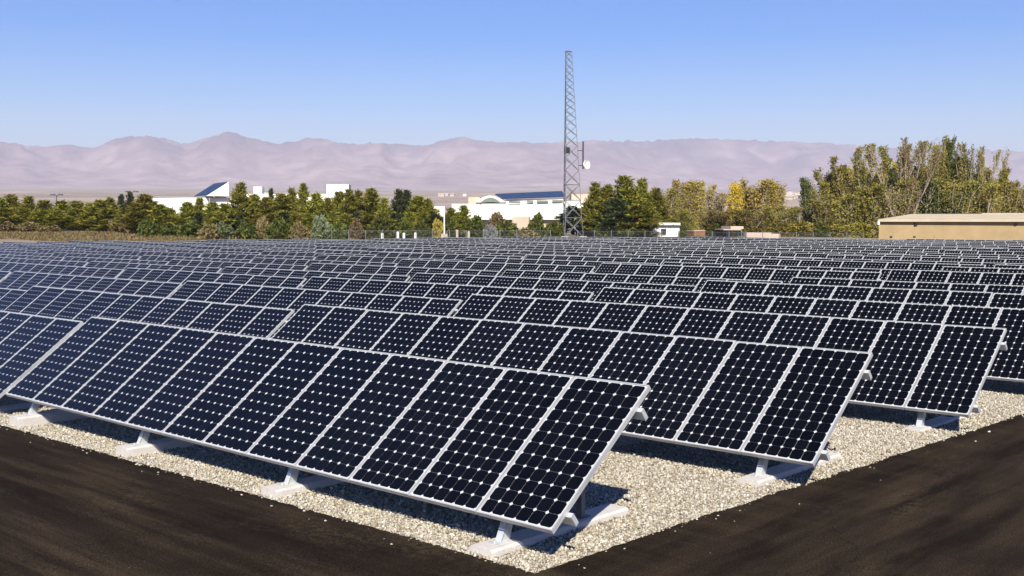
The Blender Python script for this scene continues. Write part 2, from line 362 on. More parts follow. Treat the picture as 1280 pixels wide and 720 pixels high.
# loose stones on the near part of the bed
def build_pebbles():
    t0 = (1+5**.5)/2
    ico = np.array([(-1, t0, 0), (1, t0, 0), (-1, -t0, 0), (1, -t0, 0), (0, -1, t0), (0, 1, t0), (0, -1, -t0), (0, 1, -t0), (t0, 0, -1), (t0, 0, 1), (-t0, 0, -1), (-t0, 0, 1)])
    ico /= np.linalg.norm(ico[0])
    fc = np.array([(0, 11, 5), (0, 5, 1), (0, 1, 7), (0, 7, 10), (0, 10, 11), (1, 5, 9), (5, 11, 4), (11, 10, 2), (10, 7, 6), (7, 1, 8), (3, 9, 4), (3, 4, 2), (3, 2, 6), (3, 6, 8), (3, 8, 9), (4, 9, 5), (2, 4, 11), (6, 2, 10), (8, 6, 7), (9, 8, 1)])
    P = []
    def fill(n, x0, x1, y0, y1):
        P.append(np.stack([rng.uniform(x0, x1, n), rng.uniform(y0, y1, n)], -1))
    fill(int(11.4*1.35*3100), -11, .4, -.45, .9)
    fill(int(2.85*6.2*2900), -2.4, .7, .9, 7.2)
    fill(int(2.6*8*2200), -1.9, .8, 7.2, 15.5)
    P = np.concatenate(P)
    ex = np.array([edge_x(y) for y in P[:, 1]])
    spill = np.where(rng.random(len(P)) < .03, rng.exponential(.16, len(P)), rng.exponential(.018, len(P)))
    ok = (P[:, 1] > -.16 - spill) & (P[:, 0] < ex + spill*1.0 - .01)
    P = P[ok]; n = len(P)
    fz = np.array([field_z(x) for x in P[:, 0]])
    sz = rng.lognormal(math.log(.0088), .36, n).clip(.004, .024)
    sc = sz[:, None]*rng.uniform(.7, 1.3, (n, 3)); sc[:, 2] *= .75
    q = rng.normal(size=(n, 4)); q /= np.linalg.norm(q, axis=1)[:, None]
    w, x, y, z = q.T
    Rm = np.stack([1-2*(y*y+z*z), 2*(x*y-z*w), 2*(x*z+y*w), 2*(x*y+z*w), 1-2*(x*x+z*z), 2*(y*z-x*w), 2*(x*z-y*w), 2*(y*z+x*w), 1-2*(x*x+y*y)], -1).reshape(n, 3, 3)
    loc = ico[None]*sc[:, None, :]*rng.uniform(.85, 1.15, (n, 12, 1))
    V = np.einsum('nij,nkj->nki', Rm, loc)
    V += np.stack([P[:, 0], P[:, 1], fz + sz*rng.uniform(.1, .9, n)], -1)[:, None, :]
    F = (fc[None] + (np.arange(n)*12)[:, None, None]).reshape(-1, 3)
    return np_mesh('gravel', V.reshape(-1, 3), F, M['pebble'])
tag(link('gravel', build_pebbles()), 'loose tan and grey stones covering the ground by the front arrays', 'gravel', kind='stuff')

# ------------------------------------------------------------------ solar arrays
PW, PL, TILT, NP = .81, 1.58, .6596, 12
TW = PW*NP
def frame_mb(mb, mi=0):
    w = PW/2-.0065; d0, d1 = -.042, .002; lip = .0105
    for s in (-1, 1):
        x0, x1 = sorted((s*w, s*(w-lip))); mb.box(x0, x1, 0, PL, d0, d1, mi)
    mb.box(-w+lip, w-lip, 0, lip, d0, d1, mi); mb.box(-w+lip, w-lip, PL-lip, PL, d0, d1, mi)
def sheet_mb(mb, ms=0, mc=1):
    w = PW/2-.0065-.0132
    mb.box(-w, w, .0132, PL-.0132, -.006, -.0015, ms)
    cp = (PL-.0265-.016)/12; cx = (2*w-.012)/6; ch = .0178; g = .0007
    for i in range(6):
        for j in range(12):
            x0 = -w+.006+i*cx+g; x1 = x0+cx-2*g; y0 = .0132+.008+j*cp+g; y1 = y0+cp-2*g; z = 0.0
            mb.poly([(x0+ch, y0, z), (x1-ch, y0, z), (x1, y0+ch, z), (x1, y1-ch, z), (x1-ch, y1, z), (x0+ch, y1, z), (x0, y1-ch, z), (x0, y0+ch, z)], mc)
mb = MB(); frame_mb(mb); ME_FRAME = mb.mesh('panel_frame', M['frame'])
mb = MB(); sheet_mb(mb); ME_SHEET = mb.mesh('cell_sheet', [M['sheet'], M['cell']])
mb = MB(); frame_mb(mb, 0); sheet_mb(mb, 1, 2); ME_PANEL = mb.mesh('whole_panel', [M['frame'], M['sheet'], M['cell']])
ct, st = math.cos(TILT), math.sin(TILT); ZB = .30
def on_plane(x, l, n): return Vector((x, l*ct - n*st, ZB + l*st + n*ct))
def rail_mesh(l):                                   # a C-shaped rail under the panels, its ends showing beyond the last frame
    mb = MB(); x0, x1 = -TW/2-.042, TW/2+.042; hw, dep, th = .022, .098, .006
    for a0, a1, n0, n1 in ((-hw, -hw+th, -.045-dep, -.0445), (-hw+th, hw, -.045-th, -.0445), (-hw+th, hw, -.045-dep, -.045-dep+th)):
        p = [on_plane(x0, l+a0, n0), on_plane(x1, l+a0, n0), on_plane(x1, l+a1, n0), on_plane(x0, l+a1, n0),
             on_plane(x0, l+a0, n1), on_plane(x1, l+a0, n1), on_plane(x1, l+a1, n1), on_plane(x0, l+a1, n1)]
        mb.hexa(p)
    for x in (x0+.003, x1-.003):                    # folded end plates
        mb.hexa([on_plane(x-.003, l-hw, -.15), on_plane(x+.003, l-hw, -.15), on_plane(x+.003, l+hw, -.15), on_plane(x-.003, l+hw, -.15),
                 on_plane(x-.003, l-hw, -.046), on_plane(x+.003, l-hw, -.046), on_plane(x+.003, l+hw, -.046), on_plane(x-.003, l+hw, -.046)])
    return mb.mesh('support_rail', M['galv'])
L1, L2 = .20, 1.34
ME_RAIL = [rail_mesh(L1), rail_mesh(L2)]
FX = [TW/2-.66-2.86*i for i in range(4)]
def footing_mesh():
    mb = MB(); w, h = .125, .058; y0, y1 = -.10, 1.68
    prof = [(-w-.015, -.16), (w+.015, -.16), (w, h-.02), (w-.02, h), (-w+.02, h), (-w, h-.02)]
    mb.extrude([(x, y0, z) for x, z in prof], (0, y1-y0, 0)); return mb.mesh('concrete_footing', M['conc'])
ME_FOOT = footing_mesh()
def bracket_mesh():                                 # short front plate and foot, up to the lower rail
    mb = MB(); p = on_plane(0, L1, -.15); a = Vector((0, p.y-.10, .058))
    for x in (-.034, .028):
        mb.extrude([(x, a.y-.05, .058), (x, a.y+.05, .058), (x, p.y+.03, p.z), (x, p.y-.035, p.z)], (.006, 0, 0))
    mb.extrude([(-.034, a.y-.05, .0585), (-.034, a.y-.044, .0585), (-.034, p.y-.029, p.z+.004), (-.034, p.y-.035, p.z+.004)], (.068, 0, 0))
    mb.box(-.05, .05, a.y-.12, a.y+.06, .0585, .066)
    mb.tube((0, a.y-.09, .066), (0, a.y-.09, .080), .011)
    return mb.mesh('front_bracket', M['galv'])
ME_BRK = bracket_mesh()
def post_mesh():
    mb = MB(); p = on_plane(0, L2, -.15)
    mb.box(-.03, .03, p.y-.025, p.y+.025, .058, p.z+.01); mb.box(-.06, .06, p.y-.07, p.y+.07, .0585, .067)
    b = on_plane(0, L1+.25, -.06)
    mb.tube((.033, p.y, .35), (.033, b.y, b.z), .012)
    return mb.mesh('rear_post', M['tower'])  # darker steel than the brackets: shade under the panels put into the colour
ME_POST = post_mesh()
ROWY = {1: 0.0, 2: 3.454, 3: 7.3}
for k in range(4, 40): ROWY[k] = 7.3 + 3.6*(k-3)
LEFT = {1: -9.72, 2: -9.37, 3: -9.32, 4: -8.99, 5: -8.76, 6: -8.52, 7: -7.5, 8: -7.5}
for k in range(9, 40): LEFT[k] = -7.5 + .27*(k-8) + random.uniform(-.12, .12)
ZK = {(1, 0): 0, (1, 1): -.09, (2, 0): 0, (2, 1): -.11, (3, 0): -.025, (3, 1): -.15, (3, 2): -.23, (3, 3): -.26, (4, 0): -.04, (4, 1): -.17, (4, 2): -.23, (4, 3): -.30,
      (5, 0): -.035, (5, 1): -.18, (5, 2): -.30, (5, 3): -.36, (5, 4): -.41, (6, 0): -.09, (6, 1): -.21, (6, 2): -.27, (6, 3): -.38, (6, 4): -.48, (7, 0): .015, (7, 1): -.08,
      (7, 2): -.20, (7, 3): -.37, (7, 4): -.48, (8, 0): -.02, (8, 1): -.15, (8, 2): -.21, (8, 3): -.33, (8, 4): -.44, (9, 0): -.06, (9, 1): -.08, (9, 2): -.19}
ORD = ['first', 'second', 'third', 'fourth', 'fifth', 'sixth', 'seventh', 'eighth', 'ninth', 'tenth', 'eleventh', 'twelfth', 'thirteenth', 'fourteenth', 'fifteenth',
       'sixteenth', 'seventeenth', 'eighteenth', 'nineteenth', 'twentieth', 'twenty-first', 'twenty-second', 'twenty-third', 'twenty-fourth', 'twenty-fifth', 'twenty-sixth',
       'twenty-seventh', 'twenty-eighth', 'twenty-ninth', 'thirtieth', 'thirty-first', 'thirty-second']
def px_of(p):
    d = Vector(p)-CAM; z = d.dot(FW); return (640 + FPX*d.dot(RT)/z, z) if z > .5 else (None, z)
tables = []
for k in range(1, 32):
    for j in range(0, 14):
        xl = LEFT[k] - 10.0*j; xr = xl + TW; xc = (xl+xr)/2; y = ROWY[k]
        pts = [px_of((x, y+1.25*s, 1)) for x in (xl, xc, xr) for s in (0, 1)]
        if any(p[0] is None for p in pts): 
            continue
        if max(p[0] for p in pts) < -2 or min(p[0] for p in pts) > 1283: continue
        far = False
        for x in (xl, xr):
            dx, dy = x-CAM.x, y+1.25-CAM.y
            if math.hypot(dx, dy) > table(math.degrees(math.atan2(dx, dy)), RB): far = True
        if far: continue
        z = ZK.get((k, j), field_z(xc) + random.gauss(-.02, .03))
        tables.append((k, j, xc, y, z, px_of((xc, y, 1))[1]))
cnt = {}
for (k, j, xc, y, z, dep) in sorted(tables):
    i = cnt.get(k, 0); cnt[k] = i+1
    rowname = 'front row' if k == 1 else ORD[k-1]+' row back'
    if k == 1 and i == 0: lab = 'nearest solar array of twelve dark blue panels at the gravel corner by the asphalt'
    elif i == 0 and k <= 3: lab = f'solar array at the right gravel end of the {rowname}'
    else: lab = f'{ORD[i]} solar array from the right in the {rowname} of the field'
    r = thing('solar_array', lab, 'solar array', (xc, y, z), 0, 'solar arrays standing in rows on the gravel')
    near = dep < 30; mid = dep < 60
    for i2 in range(NP):
        x = TW/2 - PW*(i2+.5)
        rot = (TILT + random.gauss(0, .0022), random.gauss(0, .0018), 0)
        if near:
            p = link('solar_panel', ME_FRAME, r, (x, 0, ZB), rot); link('cell_sheet', ME_SHEET, p)
        else: link('solar_panel', ME_PANEL, r, (x, 0, ZB), rot)
    for me in ME_RAIL: link('support_rail', me, r)
    for x in FX if mid else FX[:1]+FX[-1:]:
        if mid:
            link('concrete_footing', ME_FOOT, r, (x, 0, 0)); link('front_bracket', ME_BRK, r, (x, 0, 0))
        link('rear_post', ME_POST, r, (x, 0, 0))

# ------------------------------------------------------------------ buildings behind the field
def wp(px, d, z): v = at(px, d); return Vector((v.x, v.y, z))
class Bld:                                          # a building: parts are built in world coordinates about its base
    def __init__(s, name, label, cat, px, d, z, group=None):
        s.o = wp(px, d, z); s.r = thing(name, label, cat, s.o, 0, group)
    def part(s, name, mb, m, parent=None, label=None):
        mb.v = [tuple(Vector(v)-s.o) for v in mb.v]; o = link(name, mb.mesh(name, m), parent or s.r)
        if label: o['label'] = label
        return o
def slab(mb, px0, px1, z0, z1, d0, d1, depth, mi=0):  # box with its face running from column px0 at d0 to column px1 at d1
    a, b = at(px0, d0), at(px1, d1); e = (b-a).normalized(); n = Vector((-e.y, e.x, 0))
    if n.dot(FW) < 0: n = -n
    p = [a, b, b+n*depth, a+n*depth]
    mb.hexa([(*q.xy, z0) for q in p] + [(*q.xy, z1) for q in p], mi); return e, n
GB = 0.2
# long white building at left
B = Bld('white_building', 'long low white building with a blue solar wedge on its roof behind the pines', 'building', 312, 262, GB)
mb = MB(); slab(mb, 185, 300, GB, zat(247.5, 262), 258, 262, 16); B.part('wall', mb, M['white_plaster'])
mb = MB(); slab(mb, 299.6, 438, GB, zat(242.5, 264), 264, 266, 15); slab(mb, 318, 328.5, zat(242.6, 264), zat(233.5, 264), 264.2, 264.4, 5); B.part('wall', mb, M['white_plaster'])
mb = MB(); slab(mb, 409, 436.5, GB, zat(230.5, 263), 263, 263.4, 9); B.part('roof_block', mb, M['white_plaster'])
mb = MB(); slab(mb, 184.6, 283, zat(247.3, 262), zat(246.4, 262), 257.8, 261.5, 16.3); B.part('roof', mb, M['roof_grey'])
wz0, wz1 = zat(245.5, 262), zat(228, 262)
a, b = at(259, 259), at(287, 260); back = at(243.5, 272)-at(259, 259)
mb = MB(); mb.extrude([(*a.xy, wz0), (*b.xy, wz0), (*b.xy, wz1)], back); wedge = B.part('roof_wedge', mb, M['white_plaster'])
mb = MB(); sl_ = (Vector((*b.xy, wz1))-Vector((*a.xy, wz0))); nn = sl_.normalized().cross(back.normalized()); nn = nn if nn.z > 0 else -nn
o_ = nn*.06; p0 = Vector((*a.xy, wz0))+sl_*.02+o_; p1 = Vector((*a.xy, wz0))+sl_*.97+o_
mb.hexa([p0, p1, p1+back, p0+back, p0+nn*.12, p1+nn*.12, p1+back+nn*.12, p0+back+nn*.12]); B.part('roof_solar_sheet', mb, M['pv_far'], wedge)
for px in (268, 262.5):
    mb = MB(); slab(mb, px, px+1.6, zat(246.5 if px > 265 else 258, 258), zat(244.5 if px > 265 else 250, 258), 258.6, 258.6, .25) if px > 265 else slab(mb, px, px+.9, zat(258, 260), zat(247, 260), 259.6, 259.6, .3)
    B.part('roof_vent' if px > 265 else 'downpipe', mb, M['roof_grey'])
mb = MB(); slab(mb, 325, 338, zat(242.4, 264), zat(240.3, 264), 266, 266.2, 3); slab(mb, 382, 396, zat(242.4, 264), zat(240.8, 264), 267, 267.2, 3); B.part('roof_plant', mb, M['roof_grey'])
# middle white building with arch and blue roof
B = Bld('white_building', 'white building with an arched window and a long blue solar roof beside the lattice tower', 'building', 640, 250, GB)
D = 250
mb = MB(); slab(mb, 541, 556, GB, zat(258, D), 249, 249.2, 12); slab(mb, 565, 706, zat(274.5, D), zat(255, D), D, 248, 20)
slab(mb, 706, 741, GB, zat(250.5, D), 249.5, 249.5, 14); wall = B.part('wall', mb, M['white_plaster'])
mb = MB(); slab(mb, 596, 716, GB, zat(274.4, D), 250.6, 249, 18); slab(mb, 640.5, 661, GB, zat(270.5, D), 246, 245.6, 3.4); B.part('lower_wall', mb, M['beige_plaster'])
mb = MB(); slab(mb, 606, 614, GB, zat(271.8, D), 249.6, 249.5, .3); B.part('doorway', mb, M['dark'])
mb = MB(); slab(mb, 585.5, 600, zat(255, D), zat(246.2, D), 254, 254, 8); B.part('roof_block', mb, M['beige_plaster'])
mb = MB(); slab(mb, 714, 740, zat(250.4, D), zat(242.6, D), 253, 253, 8); B.part('roof_block', mb, M['beige_plaster'])
def arc(x0, x1, zb, zt, n=20): return [(lerp(i/n, x0, x1), zb + (zt-zb)*math.sin(math.pi*(.12+.76*i/n))) for i in range(n+1)]
outer = arc(594, 632, zat(258, D), zat(244.8, D)); 
mb = MB(); A0 = [wp(p, 249.3, z) for p, z in outer]; mb.extrude(A0, FW*16)
vault = B.part('arched_vault', mb, M['white_plaster'])
inner = [(lerp(i/20, 599.5, 627), lerp(math.sin(math.pi*i/20), zat(253.8, D), zat(247.2, D))) for i in range(21)]
low = [(lerp(i/20, 627, 599.5), lerp(math.sin(math.pi*i/20), zat(254.4, D), zat(252.6, D))) for i in range(21)]
mb = MB(); mb.extrude([wp(p, 249.1, z) for p, z in inner+low], FW*.15); B.part('arched_window', mb, M['glass_green'], vault)
mb = MB(); slab(mb, 632.5, 706, zat(254.9, D), zat(249.3, D), 249.7, 247.8, 12); band = B.part('clerestory_wall', mb, M['white_plaster'])
for x0, x1 in ((636, 650.5), (658.5, 666.5), (671, 685), (690, 703.5)):
    mb = MB(); slab(mb, x0, x1, zat(254.3+(636-x0)*.025, D), zat(251.7+(636-x0)*.025, D), lerp((x0-565)/141, 250, 248)-.42, lerp((x1-565)/141, 250, 248)-.42, .12); B.part('window', mb, M['glass_green'], band)
mb = MB(); f0, f1 = wp(628, 249.2, zat(249.2, D)), wp(706.5, 247.2, zat(246.6, D)); b0, b1 = wp(619, 264, zat(243.6, 264)), wp(702, 262, zat(240.2, 262))
up = Vector((0, 0, .25)); mb.hexa([f0, f1, b1, b0, f0+up, f1+up, b1+up, b0+up]); B.part('solar_roof', mb, M['pv_far'])
# tan building at right
B = Bld('tan_building', 'flat tan building with a low cream roof in front of the tall cottonwoods', 'building', 1200, 107, -.4)
zw, zr = zat(274.2, 107), zat(267.6, 116)
mb = MB(); e, n = slab(mb, 1098, 1404, -.6, zw, 107, 99.8, 18); wall = B.part('wall', mb, M['tan_plaster'])
mb = MB(); a, b = at(1096.5, 106.75), at(1405, 99.4); a2, b2 = a+n*18.6, b+n*18.6; r1, r2 = a+e*3.0+n*9, b-e*3.0+n*9
q = lambda p, z: Vector((*p.xy, z))
mb.quad(q(a, zw), q(b, zw), q(r2, zr), q(r1, zr)); mb.quad(q(b2, zw), q(a2, zw), q(r1, zr), q(r2, zr)); mb.poly([q(a2, zw), q(a, zw), q(r1, zr)]); mb.poly([q(b, zw), q(b2, zw), q(r2, zr)]); mb.quad(q(a, zw), q(a2, zw), q(b2, zw), q(b, zw))
B.part('roof', mb, M['roof_cream'])
mb = MB(); slab(mb, 1096.5, 1405, zw-.22, zw-.003, 106.7, 99.35, .2); B.part('fascia', mb, M['roof_cream'])
for px in (1142.5, 1267):
    mb = MB(); c0 = wp(px, 107-(px-1098)/306*7.2+.1, zat(280.3, 107)); mb.tube(c0+FW*.1, c0-FW*.16, .17, .17, 14); mb.tube(c0-FW*.16+Vector((0, 0, .06)), c0-FW*.34-Vector((0, 0, .08)), .09, .15, 10); B.part('wall_lamp', mb, M['lamp_dark'])
for px, w in ((1112, 3), (1141, 3), (1167, 10), (1202, 3), (1233, 3)):
    mb = MB(); slab(mb, px, px+w, zat(296.8, 107), zat(294.8, 107), 106.9-(px-1098)/306*7.2, 106.85-(px-1098)/306*7.2, .2); B.part('wall_vent', mb, M['dark'])
mb = MB(); slab(mb, 1096.4, 1099, zat(281, 107), zat(276.5, 107), 106.6, 106.6, .3); B.part('meter_box', mb, M['white_paint'])
B = Bld('tan_building', 'farther cream roofed building just showing over the tan building', 'building', 1300, 140, -.4)
mb = MB(); slab(mb, 1228, 1430, -.4, zat(268.3, 140), 140, 141, 14); B.part('wall', mb, M['tan_plaster'])
mb = MB(); slab(mb, 1226, 1432, zat(268.2, 140), zat(266.4, 140), 139.6, 140.6, 15); B.part('roof', mb, M['roof_cream'])
# small sheds and walls at the field's back edge
B = Bld('white_shed', 'small white flat roofed shed with one dark window under the big pines', 'shed', 835, 146, .6)
mb = MB(); slab(mb, 816, 849, .3, zat(281.5, 146), 146, 146.5, 4.5); w_ = B.part('wall', mb, M['white_plaster'])
mb = MB(); slab(mb, 807, 850, zat(281.3, 146), zat(278.6, 146), 145.4, 146, 5.8); B.part('roof', mb, M['white_plaster'])
mb = MB(); slab(mb, 826.5, 832.5, zat(292.5, 146), zat(286, 146), 145.9, 146, .2); B.part('window', mb, M['dark'], w_)
B = Bld('low_wall', 'low pale pink wall standing between the shade roof and the tan building', 'wall', 955, 134, .3)
mb = MB(); slab(mb, 933, 964, .1, zat(290.5, 134), 134, 134.3, 1.2); B.part('wall', mb, M['pink_plaster'])
mb = MB(); slab(mb, 964.1, 975, .1, zat(292.3, 134), 134.4, 134.6, 1.2); B.part('lower_step', mb, M['pink_plaster'])
B = Bld('shade_roof', 'flat pinkish shade roof on teal posts below the yellow tree', 'shade roof', 918, 142, .4)
mb = MB(); slab(mb, 913, 929, zat(286.2, 142), zat(282.8, 142), 141.5, 141.7, 4); slab(mb, 904, 926, zat(287.6, 142), zat(286.3, 142), 141.2, 141.4, 5); B.part('roof', mb, M['pink_plaster'])
for px in (908.5, 913.5, 921, 926):
    mb = MB(); a = wp(px, 143, .2); mb.tube(a, (a.x, a.y, zat(287.5, 143)), .12); B.part('post', mb, M['teal'])
B = Bld('rust_container', 'rust orange waste container at the foot of the pale trees', 'container', 874, 141, .4)
mb = MB(); slab(mb, 867, 881, .5, zat(289, 141), 141, 141.4, 2.2); B.part('body', mb, M['rust_paint'])
mb = MB(); slab(mb, 866.6, 881.4, zat(289, 141)+.003, zat(288, 141), 140.9, 141.3, 2.4); B.part('lid', mb, M['pink_plaster'])
B = Bld('low_building', 'low dark walled building with a white roof edge right of the tower', 'building', 731, 158, .6)
mb = MB(); slab(mb, 722, 762, .4, zat(284, 158), 158, 158, 5); B.part('wall', mb, M['dark'])
mb = MB(); slab(mb, 721, 737, zat(283.9, 158), zat(281.4, 158), 157.6, 157.6, 5.6); B.part('roof', mb, M['white_plaster'])
# white domed tank in the left trees
o = thing('domed_tank', 'white domed tank half hidden in the trees left of the long white building', 'tank', wp(154, 170, 1.6))
mb = MB(); pr = [(1.05, 0), (1.05, 1.6), (1.0, 2.0), (.82, 2.4), (.5, 2.68), (0.02, 2.8)]
for (r0, z0), (r1, z1) in zip(pr, pr[1:]): mb.tube((0, 0, z0), (0, 0, z1), r0, r1, 20, 0, False)
link('shell', mb.mesh('shell', M['white_paint'], True), o)
mb = MB(); mb.tube((0, 0, 2.8), (0, 0, 2.95), .16); link('hatch', mb.mesh('hatch', M['white_paint']), o)

# lattice tower
def build_tower():
    base = at(713, 150); zb = .2; H = zat(67, 150)-zb; lean = -RT*.42
    r = thing('lattice_tower', 'tall grey steel lattice tower with a white dish on its side', 'tower', (base.x, base.y, zb))
    R0, R1 = 1.75, .52; ang = [0.05, 0.05+2*math.pi/3, 0.05+4*math.pi/3]
    def P(i, t):
        q = ang[i]; R = lerp(t**.9, R0, R1); c = lean*t
        return Vector((0, 0, H*t)) + RT*(R*math.cos(q)) + FW*(R*math.sin(q)) + c
    for i in range(3):
        mb = MB(); n = 10
        for k in range(n): mb.tube(P(i, k/n), P(i, (k+1)/n), lerp(k/n, .040, .032))
        link('leg', mb.mesh('leg', M['tower']), r)
    ts = [0]; hstep = .105
    while ts[-1] < .985: ts.append(min(1, ts[-1]+hstep)); hstep = max(.036, hstep*.90)
    for i in range(3):
        mb = MB(); j = (i+1) % 3
        for a, b in zip(ts, ts[1:]):
            w = lerp(a, .052, .04)
            mb.tube(P(i, a), P(j, b), w, w, 5); mb.tube(P(j, a), P(i, b), w, w, 5)
            if a < .2: mb.tube(P(i, b), P(j, b), w, w, 5)
        link('bracing', mb.mesh('bracing', M['tower']), r)
    mb = MB(); top = [P(i, 1) for i in range(3)]
    for i in range(3): mb.tube(top[i], top[(i+1) % 3], .06)
    link('top_ring', mb.mesh('top_ring', M['tower']), r)
    z1, z2 = zat(212, 150)-zb, zat(178, 150)-zb; c = RT*((728-713)/FPX*150) - FW*.6
    mb = MB(); mb.tube(c+Vector((0, 0, z1)), c+Vector((0, 0, z2)), .10, .10, 10)
    for z in (z1+.5, z2-1.2):
        q = min(range(3), key=lambda i: (P(i, z/H)-(c+Vector((0, 0, z)))).length); mb.tube(c+Vector((0, 0, z)), P(q, z/H), .045)
    arm = link('antenna_pole', mb.mesh('antenna_pole', M['lamp_dark']), r)
    mb = MB(); dc = c + RT*.42 + Vector((0, 0, zat(206.5, 150)-zb)); ax = (-FW*.75 + RT*.66).normalized(); u = Vector((0, 0, 1)); w = ax.cross(u).normalized()
    n = 24; rings = [(0, 0), (.2, .02), (.4, .08), (.58, .17)]; vv = []
    for rr, h in rings[1:]:
        vv.append([dc + ax*h + u*(rr*math.cos(6.2832*k/n)) + w*(rr*math.sin(6.2832*k/n)) for k in range(n)])
    for k in range(n):
        k2 = (k+1) % n; mb.poly([dc, vv[0][k], vv[0][k2]])
        for A_, B_ in zip(vv, vv[1:]): mb.quad(A_[k], B_[k], B_[k2], A_[k2])
        mb.quad(vv[-1][k], vv[-1][k2], vv[-1][k2]-ax*.16, vv[-1][k]-ax*.16)
        mb.poly([dc-ax*.09, vv[-1][k2]-ax*.16, vv[-1][k]-ax*.16])
    dish = link('dish', mb.mesh('dish', M['white_paint']), r)
    mb = MB(); mb.tube(dc, dc+ax*.42, .035); mb.tube(dc-ax*.1, dc-ax*.35, .08); link('feed_horn', mb.mesh('feed_horn', M['roof_grey']), dish)
    mb = MB(); z = zat(189, 150)-zb; cc = lean*(z/H) - RT*.35 - FW*.7 + Vector((0, 0, z)); mb.box(cc.x-.3, cc.x+.3, cc.y-.25, cc.y+.25, cc.z-.4, cc.z+.4); mb.tube(cc, cc+FW*.8, .05); link('equipment_box', mb.mesh('equipment_box', M['lamp_dark']), r)
    mb = MB(); 
    for i in range(3):
        p = P(i, 0); mb.box(p.x-.35, p.x+.35, p.y-.35, p.y+.35, -.4, .12)
    link('concrete_base', mb.mesh('concrete_base', M['conc']), r)
build_tower()
# lamp posts, white pole
def lamp_post(px, d, ytop, label):
    b = at(px, d); z1 = zat(ytop, d); zb = 1.5
    r = thing('street_lamp', label, 'street lamp', (b.x, b.y, zb), 0, 'double headed street lamps over the left trees'); h = z1-zb
    mb = MB(); mb.tube((0, 0, 0), (0, 0, h), .11, .06, 8); link('pole', mb.mesh('pole', M['lamp_dark']), r)
    for s in (-1, 1):
        mb = MB(); mb.tube((0, 0, h-.1), RT*(.25*s)+Vector((0, 0, h+.05)), .05)
        p = RT*(.62*s)+Vector((0, 0, h+.12)); q = RT*.42; f = FW*.2; z = Vector((0, 0, .13))
        mb.hexa([p-q-f-z, p+q-f-z, p+q+f-z, p-q+f-z, p-q*.8-f*.7+z, p+q*.8-f*.7+z, p+q*.8+f*.7+z, p-q*.8+f*.7+z])
        link('lamp_head', mb.mesh('lamp_head', M['lamp_dark']), r)
lamp_post(72.5, 180, 244.5, 'double headed street lamp standing alone above the far left trees')
lamp_post(166, 178, 240.5, 'double headed street lamp over the dark tree tops beside the white dome')
o = thing('white_pole', 'plain white pole standing at the left end of the white building', 'pole', wp(555.5, 146.5, .6))
mb = MB(); h = zat(258, 146.5)-.6; mb.tube((0, 0, 0), (0, 0, h), .09, .08, 10); link('shaft', mb.mesh('shaft', M['white_paint']), o)
mb = MB(); mb.box(-.3, .3, -.3, .3, -.5, .08); link('base', mb.mesh('base', M['conc']), o)
for px, y, lab in ((497.5, 289.5, 'stout white bollard beneath the dark pine, tallest of its line'), (505, 291, 'short white bollard just right of the tallest one'), (478, 291.2, 'small white bollard left of the tallest bollard under the pines'),
                   (519.5, 290.5, 'thin white bollard nearest the white pole'), (571.5, 287.2, 'pale bollard post in front of the bushes right of the white pole'), (586, 289, 'tan bollard post left of the grey shrub')):
    d = 144; b = at(px, d); z1 = zat(y, d)
    o = thing('bollard', lab, 'bollard', (b.x, b.y, z1-1.6), 0, 'posts along the back of the field')
    mb = MB(); mb.tube((0, 0, 0), (0, 0, 1.52), .17, .17, 10, 0, False); mb.tube((0, 0, 1.52), (0, 0, 1.6), .17, .08, 10); link('post', mb.mesh('post', M['white_paint'] if px < 550 else M['beige_plaster']), o)
# chain link fence along the back
def fence(label, pxs, dfun, ztop):
    b = at(pxs[0], dfun(pxs[0])); zb = .2; o = Vector((b.x, b.y, zb)); r = thing('chain_link_fence', label, 'fence', o, 0, 'chain link fences behind the field')
    wire = MB(); pts = []
    for px in pxs: q = at(px, dfun(px)); pts.append(Vector((q.x, q.y, 0)))
    for p in pts:
        mb = MB(); z1 = ztop; mb.tube(p+Vector((0, 0, zb-.4))-o, p+Vector((0, 0, z1+.1))-o, .045, .045, 6); link('post', mb.mesh('post', M['tower']), r)
    up = Vector((0, 0, 1))
    for a, b in zip(pts, pts[1:]):
        L = (b-a).length; e = (b-a)/L; h = ztop-zb
        wire.tube(a+up*ztop-o, b+up*ztop-o, .015, .015, 5)
        n = int(L/.16)
        for i in range(-int(h/.16), n):
            s0, s1 = i*.16, i*.16+h
            for (u0, v0, u1, v1) in ((s0, 0, s1, h), (s0, h, s1, 0)):
                ta = max(0, -u0); tb = min(h, L-u0)
                if tb - ta < .05: continue
                f = lambda t_: a + e*(u0+t_) + up*(zb + (t_ if v1 > v0 else h-t_)) - o
                wire.tube(f(ta), f(tb), .004, .004, 3, 0, False)
    link('wire_mesh', wire.mesh('wire_mesh', M['tower']), r)
fence('grey chain link fence behind the field left of the tower', [415 + 21*i for i in range(14)], lambda p: 141, 1.15)
fence('grey chain link fence behind the field right of the tower', [722 + 21*i for i in range(18)], lambda p: 138 - (p-722)*.062, 1.15)

